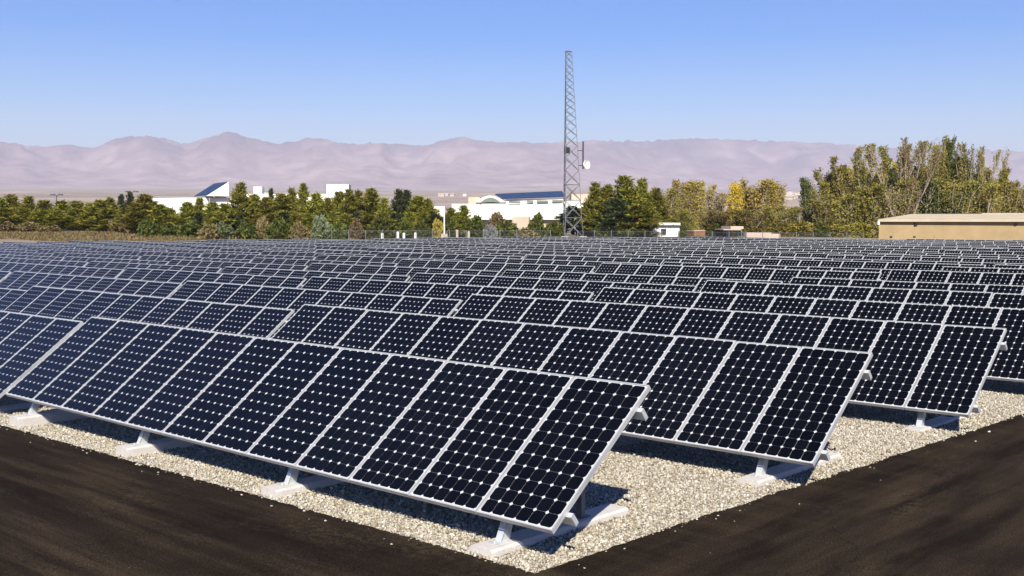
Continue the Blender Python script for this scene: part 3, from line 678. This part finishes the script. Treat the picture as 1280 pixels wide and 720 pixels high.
# parked cars on the bank
def car(px, d, z, paint, label, rz):
    b = at(px, d); r = thing('parked_car', label, 'car', (b.x, b.y, z), math.atan2(RT.y, RT.x)+rz, 'cars parked under the left trees')
    def ring(w, pts): return [(x, w, zz) for x, zz in pts]
    mb = MB(); low = [(-2.15, .3), (2.15, .3), (2.2, .62), (2.05, .82), (1.0, .92), (-1.5, .98), (-2.1, .92), (-2.2, .6)]; mb.extrude(ring(-.86, low), (0, 1.72, 0))
    link('body', mb.mesh('body', paint), r)
    mb = MB(); cab = [(-1.55, .975), (1.0, .925), (.35, 1.40), (-1.0, 1.43)]; n = len(mb.v)
    mb.hexa([(-1.6, -.80, .96), (1.05, -.80, .92), (1.05, .80, .92), (-1.6, .80, .96), (-1.0, -.62, 1.42), (.3, -.62, 1.40), (.3, .62, 1.40), (-1.0, .62, 1.42)]); link('windows', mb.mesh('windows', M['car_glass']), r)
    mb = MB(); mb.box(-1.05, .34, -.64, .64, 1.405, 1.455); link('roof', mb.mesh('roof', paint), r)
    for x in (-1.35, 1.35):
        for s in (-1, 1):
            mb = MB(); mb.tube((x, s*.72, .32), (x, s*.90, .32), .32, .32, 18); w = link('wheel', mb.mesh('wheel', M['tyre']), r)
            mb = MB(); mb.tube((x, s*.90, .32), (x, s*.915, .32), .2, .2, 14); link('rim', mb.mesh('rim', M['galv']), w)
car(92, 172, zat(297.0, 172), M['car_white'], 'white car parked on the bank at the edge of the left trees', 1.15)
car(118, 160, zat(290.5, 160), M['car_silver'], 'silver car parked just right of the white car', .1)
car(132, 162, zat(290.5, 162), M['car_silver'], 'silver car parked nearest the dry tan brush under the trees', -.1)

# ------------------------------------------------------------------ vegetation
def leaf_quads(pos, dirs, ln, wd):                   # one small quad per leaf clump
    n = len(pos); d = dirs/np.linalg.norm(dirs, axis=1)[:, None]
    r = rng.normal(size=(n, 3)); s = np.cross(d, r); s /= np.linalg.norm(s, axis=1)[:, None]
    l = (ln*rng.uniform(.6, 1.4, n))[:, None]; w = (wd*rng.uniform(.6, 1.4, n))[:, None]
    V = np.stack([pos-s*w*.5, pos+s*w*.5, pos+d*l+s*w*.3, pos+d*l-s*w*.3], 1).reshape(-1, 3)
    return V, np.arange(4*n).reshape(n, 4)
def pine(seed, h=6.0, w=1.7, low=.06, open_=0):
    R = random.Random(seed); tr = MB(); P, Dv = [], []
    tr.tube((0, 0, -.5), (0, 0, h*.5), .16, .10, 8); tr.tube((0, 0, h*.5), (0, 0, h*.98), .10, .02, 6)
    nl = 130
    for i in range(nl):
        t = low + (1-low)*((i+R.random())/nl); z = h*t; a = R.uniform(0, 6.283)
        prof = (.62+.38*math.sin(min(1, (t-low)*3.2)*1.57))*(1-t)**.78*(.8+.45*noise.noise((math.cos(a)*1.3+seed*7, math.sin(a)*1.3, t*4)))*R.uniform(.75, 1.2)
        L = max(.16, w*1.45*prof); el = R.uniform(.25, .65) + t*.45
        d = Vector((math.cos(a)*math.cos(el), math.sin(a)*math.cos(el), math.sin(el)*.8)); e = Vector((0, 0, z))+d*L
        tr.tube((0, 0, z), e, .03, .01, 4, 0, False)
        for k in range(max(2, int(L/.26))):
            s = R.uniform(.35, 1.0) if not open_ else R.uniform(.7, 1)
            c = Vector((0, 0, z)) + d*(L*s)
            for q in range(9):
                o = Vector((R.gauss(0, .13), R.gauss(0, .13), R.gauss(.02, .11)))
                P.append(c+o); Dv.append(d*.7+Vector((R.gauss(0, .55), R.gauss(0, .55), .55+R.gauss(0, .4))))
    for q in range(40): P.append(Vector((R.gauss(0, .09), R.gauss(0, .09), h*R.uniform(.88, 1.0)))); Dv.append(Vector((R.gauss(0, .4), R.gauss(0, .4), 1)))
    V, F = leaf_quads(np.array(P), np.array(Dv), .36, .10)
    return tr.mesh('pine_trunk', M['bark_dark']), (V, F), h, w
def tall(seed, h=12.0, w=2.4, stems=3, n=6500, low=.10, ls=.19, twiggy=.35):
    R = random.Random(seed); tr = MB(); P, Dv = [], []; tips = []
    for s in range(stems):
        a = R.uniform(0, 6.283); p = Vector((R.gauss(0, .25), R.gauss(0, .25), -.5)); d = Vector((math.cos(a)*.10, math.sin(a)*.10, 1)); hs = h*R.uniform(.78, 1.0); n_ = 8; r = .19
        chain = [p]
        for k in range(n_):
            d = (d + Vector((R.gauss(0, .10), R.gauss(0, .10), .06))).normalized(); q = p + d*((hs+.5)/n_); r2 = r*.82
            tr.tube(p, q, r, r2, 6, 0, False); p, r = q, r2; chain.append(p)
        for k in range(34):
            i = R.randint(1, n_-1); t = i/n_
            if t < low: continue
            b = chain[i].lerp(chain[i+1], R.random()); a = R.uniform(0, 6.283); L = w*R.uniform(.45, 1.0)*(1.15-.75*t); e = b + Vector((math.cos(a)*L*.50, math.sin(a)*L*.50, L*R.uniform(.9, 1.9)))
            e.z = min(e.z, hs*1.02); m_ = b.lerp(e, .5)+Vector((0, 0, -.1*L))
            tr.tube(b, m_, .05, .035, 4, 0, False); tr.tube(m_, e, .035, .012, 4, 0, False); tips.append((b, m_, e))
        tips.append((chain[-3], chain[-2], chain[-1]))
    for i in range(n):
        b, m_, e = R.choice(tips); s = R.random()**.6; c = b.lerp(m_, s*2) if s < .5 else m_.lerp(e, s*2-1)
        sp = .26*(1.1-.6*c.z/h); P.append(c+Vector((R.gauss(0, sp), R.gauss(0, sp), R.gauss(0, sp)))); Dv.append(Vector((R.gauss(0, .8), R.gauss(0, .8), R.gauss(.3, .8))))
    for i in range(int(n*.28)):                       # undergrowth about the foot
        a = R.uniform(0, 6.283); q = w*.8*math.sqrt(R.random()); z = h*.30*R.random()**1.3
        P.append(Vector((math.cos(a)*q, math.sin(a)*q, z))); Dv.append(Vector((R.gauss(0, .8), R.gauss(0, .8), R.gauss(.4, .8))))
    V, F = leaf_quads(np.array(P), np.array(Dv), ls, ls*.62)
    return tr.mesh('tall_trunk', M['bark_pale']), (V, F), h, w
def bush(seed, h=2.0, w=1.4, n=1300, ls=.26):
    R = random.Random(seed); tr = MB(); P, Dv = [], []
    for k in range(9):
        a = R.uniform(0, 6.283); L = R.uniform(.5, .9); tr.tube((0, 0, -.3), (math.cos(a)*w*.6*L, math.sin(a)*w*.6*L, h*.8*L), .045, .012, 4, 0, False)
    for i in range(n):
        a = R.uniform(0, 6.283); u = R.random()**.5; v = R.uniform(0, 1)
        rr = w*math.sqrt(max(0, 1-(v*2-1)**2 if v > .5 else 1-.3*(v*2-1)**2))*(.78+.5*noise.noise((math.cos(a)*1.5+seed*3, math.sin(a)*1.5, v*2.5)))
        q = rr*(.45+.55*u); P.append(Vector((math.cos(a)*q, math.sin(a)*q, h*v*(.85+.35*noise.noise((math.cos(a)*q*1.2, math.sin(a)*q*1.2, seed)))))); Dv.append(Vector((math.cos(a)*.4+R.gauss(0, .7), math.sin(a)*.4+R.gauss(0, .7), R.gauss(.5, .6))))
    V, F = leaf_quads(np.array(P), np.array(Dv), ls, ls*.6)
    return tr.mesh('bush_stem', M['bark_dark']), (V, F), h, w
VAR = {'pine': [pine(11), pine(12, w=1.5), pine(13, w=1.9, low=.03), pine(14, w=1.35)], 'fir': [pine(21, 8, 2.1, .05), pine(22, 8, 1.9, .08), pine(23, 8, 2.3, .04)],
       'tall': [tall(31), tall(32, stems=2), tall(33, stems=4, w=2.0), tall(34, stems=3, w=2.6)], 'wispy': [tall(41, n=3600, stems=4, w=2.0), tall(42, n=3000, stems=5, w=1.8)],
       'round': [tall(51, 7, 2.4, 5, 6500, .04, .17), tall(52, 7, 2.2, 6, 6500, .04, .17), tall(53, 7, 2.0, 5, 6000, .04, .17)], 'bush': [bush(61), bush(62), bush(63, w=1.6)]}
CROWN = {}
def crown_mesh(kind, i, leaf):
    key = (kind, i, leaf)
    if key not in CROWN: CROWN[key] = np_mesh('crown_'+kind, *VAR[kind][i][1], M[leaf])
    return CROWN[key]
vi = [0]
def plant(px, ytop, wpx, d, kind, leaf, name, label, cat, group, ybase=None):
    b = at(px, d); az = math.atan2(b.x-CAM.x, b.y-CAM.y); r_ = math.hypot(b.x-CAM.x, b.y-CAM.y); zb = plain_z(r_, az)
    i = vi[0] % len(VAR[kind]); vi[0] += 1; tm, _, h, w = VAR[kind][i]
    H = zat(ytop, d)-zb; wid = wpx/FPX*d*.5
    o = thing(name, label, cat, (b.x, b.y, zb), random.uniform(0, 6.28), group)
    s = (wid/w, wid/w, H/h)
    for nm, me in (('trunk' if kind != 'bush' else 'stem', tm), ('crown' if kind != 'bush' else 'foliage', crown_mesh(kind, i, leaf))):
        q = link(nm, me, o); q.scale = s
    return o
# (column, top, width, depth, kind, leaves)
LEFTP = [(2, 250, 20, 158), (16, 246, 19, 160), (38, 248, 20, 159), (57, 252.5, 20, 161), (79, 253.5, 24, 158), (97, 253.5, 22, 161), (113, 256, 19, 163), (127, 252, 20, 160), (139, 250, 17, 162),
         (182, 246, 26, 156), (172, 256, 26, 152), (200, 258, 22, 153), (214, 262, 18, 156), (236, 255, 18, 158), (251, 250, 15, 158), (266, 255, 18, 157), (282, 257, 20, 156), (318, 246, 19, 160),
         (333, 249, 20, 158), (353, 245, 22, 160), (366, 239, 15, 162), (396, 245, 20, 158), (410, 250, 17, 157), (425, 243, 19, 160), (448, 242, 18, 161), (464, 239, 20, 159), (481, 250, 16, 157), (524, 248, 22, 158), (535, 252, 17, 157), (564, 262, 15, 158), (580, 259, 18, 157)]
EXTRA = [(153, 245, 13, 166, 'dark_needles'), (164, 242, 13, 167, 'dark_needles'), (302, 231, 26, 157, 'pine_needles'), (340, 238, 11, 163, 'dark_needles'), (380, 232, 17, 160, 'pine_needles'), (437, 239, 22, 158, 'pine_needles'),
         (499, 239, 19, 159, 'dark_needles'), (509, 240, 17, 160, 'dark_needles')]
grp = 'green pines behind the left half of the field'
def ordn(i): return ORD[i]
for i, (px, y, w, d) in enumerate(LEFTP):
    side = 'far left trees' if px < 150 else 'pines before the long white building' if px < 440 else 'pines left of the white pole' if px < 550 else 'small pines just right of the white pole'
    n_ = sum(1 for q in LEFTP[:i] if (q[0] < 150) == (px < 150) and (q[0] < 440) == (px < 440) and (q[0] < 550) == (px < 550))
    o = plant(px, y, w*2.35, d, 'pine', 'pine_needles', 'pine_tree', f'olive green pine, {ordn(n_)} in line among the {side}', 'tree', grp)
fill_ = [196, 212, 228, 246, 262, 277, 292, 322, 338, 356, 372, 388, 404, 418, 432, 447, 462, 478, 492, 514, 530, 543]
for i, px in enumerate(fill_):
    where = 'under the long white building' if px < 300 else 'right of the tallest layered pine' if px < 410 else 'nearest the white pole'
    first = sum(1 for q in fill_[:i] if (q < 300) == (px < 300) and (q < 410) == (px < 410))
    plant(px + random.uniform(-3, 3), (random.uniform(271, 275) if px < 235 else random.uniform(265, 271)), random.uniform(38, 52), random.uniform(150, 155), 'pine', 'pine_needles' if i % 3 else 'dark_needles', 'pine_tree', f'low bushy pine, {ordn(first)} from the left among those {where}', 'tree', 'low bushy pines in the hedge line')
lo_ = [6, 30, 52, 74, 96, 116, 134]
for i, px in enumerate(lo_):
    plant(px, random.uniform(260, 266), random.uniform(48, 60), random.uniform(154, 158), 'pine', 'pine_needles', 'pine_tree', f'low spreading pine, {ordn(i)} from the left edge under the far left trees', 'tree', 'low bushy pines in the hedge line')
rm_ = [1045, 1068, 1092, 1112, 1135, 1158, 1180, 1202, 1222]
for i, px in enumerate(rm_):
    plant(px, random.uniform(200, 214), random.uniform(44, 56), random.uniform(153, 160), 'round', ['olive_leaves', 'pale_leaves', 'olive_leaves', 'pale_leaves', 'green_leaves'][i % 5], 'broadleaf_tree', f'full rounded tree, {ordn(i)} from the left behind the cottonwood stems', 'tree', 'cottonwoods and trees behind the tan building')
XL = ['dark thin pine standing just left of the lamp beside the dome', 'dark pine rising under the lamp beside the white dome', 'tall layered pine right of the blue roof wedge, tallest of the left trees', 'thin dark treetop just right of the small roof block',
      'tall olive pine breaking the skyline left of the white roof block', 'broad pine against the right edge of the white roof block', 'left one of the tall dark twin pines left of the white pole', 'right one of the tall dark twin pines left of the white pole']
for (px, y, w, d, lf), lab in zip(EXTRA, XL): plant(px, y, w*2.1, d, 'fir', lf, 'pine_tree', lab, 'tree', grp)
BP = [(744, 231, 20, 152, 'pine_needles', 'big pine next to the tower, leftmost of the clump'), (759, 234, 20, 150, 'pine_needles', 'lower pine between the two tallest tops of the clump'), (780, 223.5, 26, 151, 'pine_needles', 'tallest big pine of the clump right of the tower'),
      (802, 226, 20, 153, 'pine_needles', 'second tallest pine of the clump right of the tower'), (820, 238, 17, 152, 'pine_needles', 'slim pine at the right end of the big clump'), (770, 250, 26, 148, 'dark_needles', 'dark low pine at the foot of the big clump'),
      (800, 252, 30, 147.5, 'pine_needles', 'broad low pine over the white shed'), (716, 259, 24, 163, 'dark_needles', 'dark tree seen through the legs of the tower'), (735, 255, 18, 158, 'dark_needles', 'dark low pine touching the right of the tower')]
for px, y, w, d, lf, lab in BP: plant(px, y, w*2.8, d, 'fir', lf, 'pine_tree', lab, 'tree', 'big pines right of the tower')
AUT = [(838, 233, 22, 153, 'round', 'olive_leaves', 'olive broadleaf tree behind the white shed'), (854, 226, 30, 157, 'round', 'pale_leaves', 'pale yellow green tree right of the big pines'), (874, 226, 22, 158, 'round', 'pale_leaves', 'pale tree with a light trunk above the rust container'),
       (890, 240, 22, 152, 'round', 'bare_twigs', 'tan half bare tree left of the yellow tree'), (914, 229, 24, 150, 'round', 'yellow_leaves', 'bright orange yellow autumn tree'), (934, 236, 22, 156, 'round', 'pale_leaves', 'pale tree just right of the yellow tree'),
       (953, 222, 28, 154, 'round', 'pale_leaves', 'tallest yellow green tree before the distant town'), (972, 226, 26, 156, 'round', 'pale_leaves', 'yellow green tree at the left edge of the town gap'), (985, 258, 22, 150, 'round', 'olive_leaves', 'low olive tree under the distant town'),
       (903, 262, 26, 148, 'round', 'olive_leaves', 'low olive tree over the shade roof'), (862, 262, 26, 149, 'round', 'olive_leaves', 'low brown olive tree right of the shed'), (935, 262, 30, 148, 'round', 'olive_leaves', 'low olive tree behind the pink wall'), (962, 256, 24, 149, 'round', 'olive_leaves', 'dull olive tree right of the pink wall')]
for px, y, w, d, k, lf, lab in AUT: plant(px, y, w*1.8, d, k, lf, 'autumn_tree', lab, 'tree', 'broadleaf trees in the middle right')
CW = [(1012, 224, 22, 150, 'round', 'green_leaves', 'dark green tree at the right edge of the town gap'), (1030, 226, 20, 152, 'round', 'olive_leaves', 'olive tree between the dark green tree and the cottonwoods'), (1046, 212, 18, 153, 'wispy', 'olive_leaves', 'thin wispy cottonwood at the left end of the tall clump'),
      (1063, 190, 24, 150, 'tall', 'olive_leaves', 'cottonwood with pale stem left of the tan building'), (1081, 182, 26, 149, 'tall', 'olive_leaves', 'pointed cottonwood over the left corner of the tan building'), (1100, 200, 22, 152, 'tall', 'green_leaves', 'shorter green cottonwood behind the tan building corner'),
      (1116, 173, 22, 145, 'wispy', 'bare_twigs', 'nearly bare pinkish cottonwood, leftmost of the bare ones'), (1133, 170, 22, 145, 'wispy', 'bare_twigs', 'bare topped cottonwood right of the pinkish one'), (1150, 178, 24, 148, 'tall', 'olive_leaves', 'olive tan cottonwood in the centre of the clump'),
      (1167, 168, 20, 151, 'wispy', 'olive_leaves', 'wispy cottonwood beside the dark green top'), (1182, 166, 22, 150, 'tall', 'green_leaves', 'dark green cottonwood, tallest of the right clump'), (1197, 174, 20, 152, 'tall', 'olive_leaves', 'cottonwood just right of the tallest dark one'),
      (1211, 176, 20, 151, 'wispy', 'green_leaves', 'grey green wispy cottonwood near the right of the clump'), (1226, 181, 18, 150, 'wispy', 'olive_leaves', 'rightmost tall cottonwood with a bare top'), (1239, 206, 20, 149, 'tall', 'olive_leaves', 'short olive cottonwood ending the clump'),
      (1090, 232, 34, 147, 'round', 'olive_leaves', 'low dense tree by the meter box end of the tan building'), (1125, 225, 34, 146, 'round', 'olive_leaves', 'low olive tree behind the first wall lamp'), (1160, 222, 36, 146, 'round', 'green_leaves', 'low green tree behind the cream roof centre'),
      (1195, 224, 34, 146, 'round', 'olive_leaves', 'low olive tree below the rightmost cottonwoods'), (1228, 226, 32, 147, 'round', 'olive_leaves', 'low yellowish tree ending the cottonwood foot'), (1062, 240, 34, 147, 'round', 'olive_leaves', 'low olive tree at the cottonwood clump left foot'), (1035, 250, 30, 147, 'round', 'olive_leaves', 'low tree under the olive tree right of the town'),
      (1263, 226, 28, 150, 'round', 'olive_leaves', 'broad round olive tree at the right edge'), (1281, 228, 20, 152, 'round', 'olive_leaves', 'olive tree cut by the right edge of the picture')]
for px, y, w, d, k, lf, lab in CW: plant(px, y, w*(1.35 if k == 'wispy' else 2.0), d, k, lf, 'cottonwood_tree' if k != 'round' else 'broadleaf_tree', lab, 'tree', 'cottonwoods and trees behind the tan building')
SH = [(8, 277, 24, 149, 'tan_brush', 'dry tan bush at the far left edge of the bank'), (38, 279, 34, 150, 'tan_brush', 'wide dry tan bush on the far left bank'), (66, 282, 22, 150, 'tan_brush', 'low tan bush left of the white car'), (148, 272, 22, 153, 'tan_brush', 'tall dry tan bush below the white dome'), (159, 276, 18, 151, 'tan_brush', 'tan bush right below the white dome'),
      (186, 276, 26, 149, 'olive_leaves', 'dark olive bush below the large pine at the white building corner'), (212, 280, 24, 149, 'olive_leaves', 'olive bush before the left end of the white wall'), (238, 277, 28, 149, 'olive_leaves', 'broad olive bush below the white wall'), (262, 281, 26, 148, 'tan_brush', 'tan green bush under the blue roof wedge'),
      (280, 277, 22, 149, 'sage_leaves', 'sage green bush left of the tallest layered pine'), (310, 279, 26, 148.5, 'olive_leaves', 'olive bush beneath the tallest layered pine'), (328, 272, 16, 150, 'tan_brush', 'dry tan bush right of the tallest layered pine'), (350, 272, 30, 149, 'olive_leaves', 'big brown olive bush left of the sage bush'), (375, 279, 24, 148.5, 'tan_brush', 'tan bush touching the sage bush'),
      (402, 271, 26, 149, 'sage_leaves', 'round grey green sage bush below the white roof block'), (424, 277, 22, 149, 'olive_leaves', 'olive bush right of the sage bush'), (445, 275, 18, 149, 'tan_brush', 'orange tan bush between the pine groups'), (474, 273, 32, 149.5, 'olive_leaves', 'wide brownish olive bush under the middle pines'), (505, 277, 26, 149.5, 'green_leaves', 'dark green bush behind the tallest bollard'), (528, 278, 24, 149.5, 'green_leaves', 'dark bush near the thin bollard'),
      (548, 275, 17, 150, 'pale_leaves', 'yellow green bush just left of the white pole'), (566, 276, 18, 151, 'olive_leaves', 'olive bush just right of the white pole'), (594, 272, 26, 151, 'olive_leaves', 'broad olive bush below the arched window'), (613.5, 282.5, 19, 146, 'grey_leaves', 'round pale grey shrub in front of the dark doorway'), (634, 276, 28, 150, 'green_leaves', 'bright green bush right of the grey shrub'),
      (622, 268, 26, 154, 'tan_brush', 'brown bush behind the bright green bush'), (671, 268, 20, 152, 'olive_leaves', 'sparse tall shrub against the white wall left of the tower'), (692, 277, 22, 151, 'olive_leaves', 'olive bush close to the left leg of the tower'), (658, 286, 26, 149, 'tan_brush', 'low tan bush on the bare mound left of the tower'),
      (755, 280, 24, 147, 'green_leaves', 'dark bush at the foot of the big pines'), (785, 282, 28, 146, 'green_leaves', 'dark bush left of the white shed'), (857, 284, 16, 146, 'green_leaves', 'green bush right of the white shed'), (892, 280, 18, 146, 'green_leaves', 'green bush left of the shade roof'), (1003, 276, 30, 146, 'olive_leaves', 'olive bush under the town gap'), (1025, 279, 30, 146, 'green_leaves', 'green bush below the dark green tree'), (980, 279, 24, 146, 'olive_leaves', 'olive bush right of the pink wall')]
for px, y, w, d, lf, lab in SH:
    if lf == 'olive_leaves' and px < 700: lf = 'green_leaves'
    plant(px, y, w*1.2, d, 'bush', lf, 'bush', lab, 'bush', 'bushes along the back of the field')

# dry grass and litter brush on the bank in front of the left trees
P, Dv = [], []
for i in range(26000):
    px = random.uniform(-20, 250) if random.random() < .8 else random.uniform(250, 700); d = random.uniform(139.5, 152); b = at(px, d)
    if noise.noise((b.x*.25, b.y*.25, 5)) < random.uniform(-.5, .35): continue
    az = math.atan2(b.x-CAM.x, b.y-CAM.y); P.append((b.x, b.y, plain_z(math.hypot(b.x-CAM.x, b.y-CAM.y), az)-.02)); Dv.append((random.gauss(0, .5), random.gauss(0, .5), 1))
V, F = leaf_quads(np.array(P), np.array(Dv), .34, .12)
tag(link('dry_grass', np_mesh('dry_grass', V, F, M['tan_brush'])), 'dry tan grass and low brush on the bank behind the panels', 'dry grass', kind='stuff')

# far houses of the town
HX = [(random.uniform(984, 1003), random.uniform(243.5, 262), 0) for _ in range(34)]
HX = [(p, y, 2500-(y-243)*62) for p, y, _ in HX] + [(559, 250, 2000), (566, 252, 1920), (581, 251, 1950), (552, 252.5, 1880)]
for i, (px, y, d) in enumerate(HX):
    b = at(px, d); z = zat(y+1.5, d); r_ = math.hypot(b.x-CAM.x, b.y-CAM.y); zb = plain_z(r_, math.atan2(b.x-CAM.x, b.y-CAM.y))
    town = px > 900
    o = thing('house', 'tiny pale house of the far town seen in the gap between trees' if town else 'tiny pale far house on the plain left of the arched window', 'house', (b.x, b.y, zb), random.uniform(-.4, .4)+.74, 'houses of the far town' if town else 'houses on the far plain')
    w, dp, h = random.uniform(3, 5.5), random.uniform(2.8, 4), random.uniform(2.6, 4)
    mb = MB(); mb.box(-w, w, -dp, dp, -3, h); link('wall', mb.mesh('wall', M[random.choice(['pink_plaster', 'beige_plaster', 'white_plaster'])]), o)
    mb = MB(); mb.extrude([(-w-.5, -dp-.5, h), (-w-.5, dp+.5, h), (-w-.5, 0, h+1.8)], (2*w+1, 0, 0)); link('roof', mb.mesh('roof', M[random.choice(['roof_grey', 'pink_plaster', 'roof_cream'])]), o)

# ------------------------------------------------------------------ haze
mb = MB(); mb.box(-23500, 23500, -23500, 23500, -62, 1290)
hz = tag(link('haze', mb.mesh('haze', [])), 'thin dry haze over the plain and mountains', 'haze', kind='stuff')
hm = bpy.data.materials.new('haze_air'); hm.use_nodes = True; ht = hm.node_tree; ht.nodes.remove(ht.nodes['Principled BSDF'])
pv = ht.nodes.new('ShaderNodeVolumePrincipled'); pv.inputs['Color'].default_value = (.88, .86, 1.0, 1); pv.inputs['Density'].default_value = 8.8e-5; pv.inputs['Anisotropy'].default_value = 0
ht.links.new(pv.outputs[0], ht.nodes['Material Output'].inputs['Volume']); hz.data.materials.append(hm)
print('tables', len(tables), 'objects', len(bpy.data.objects))
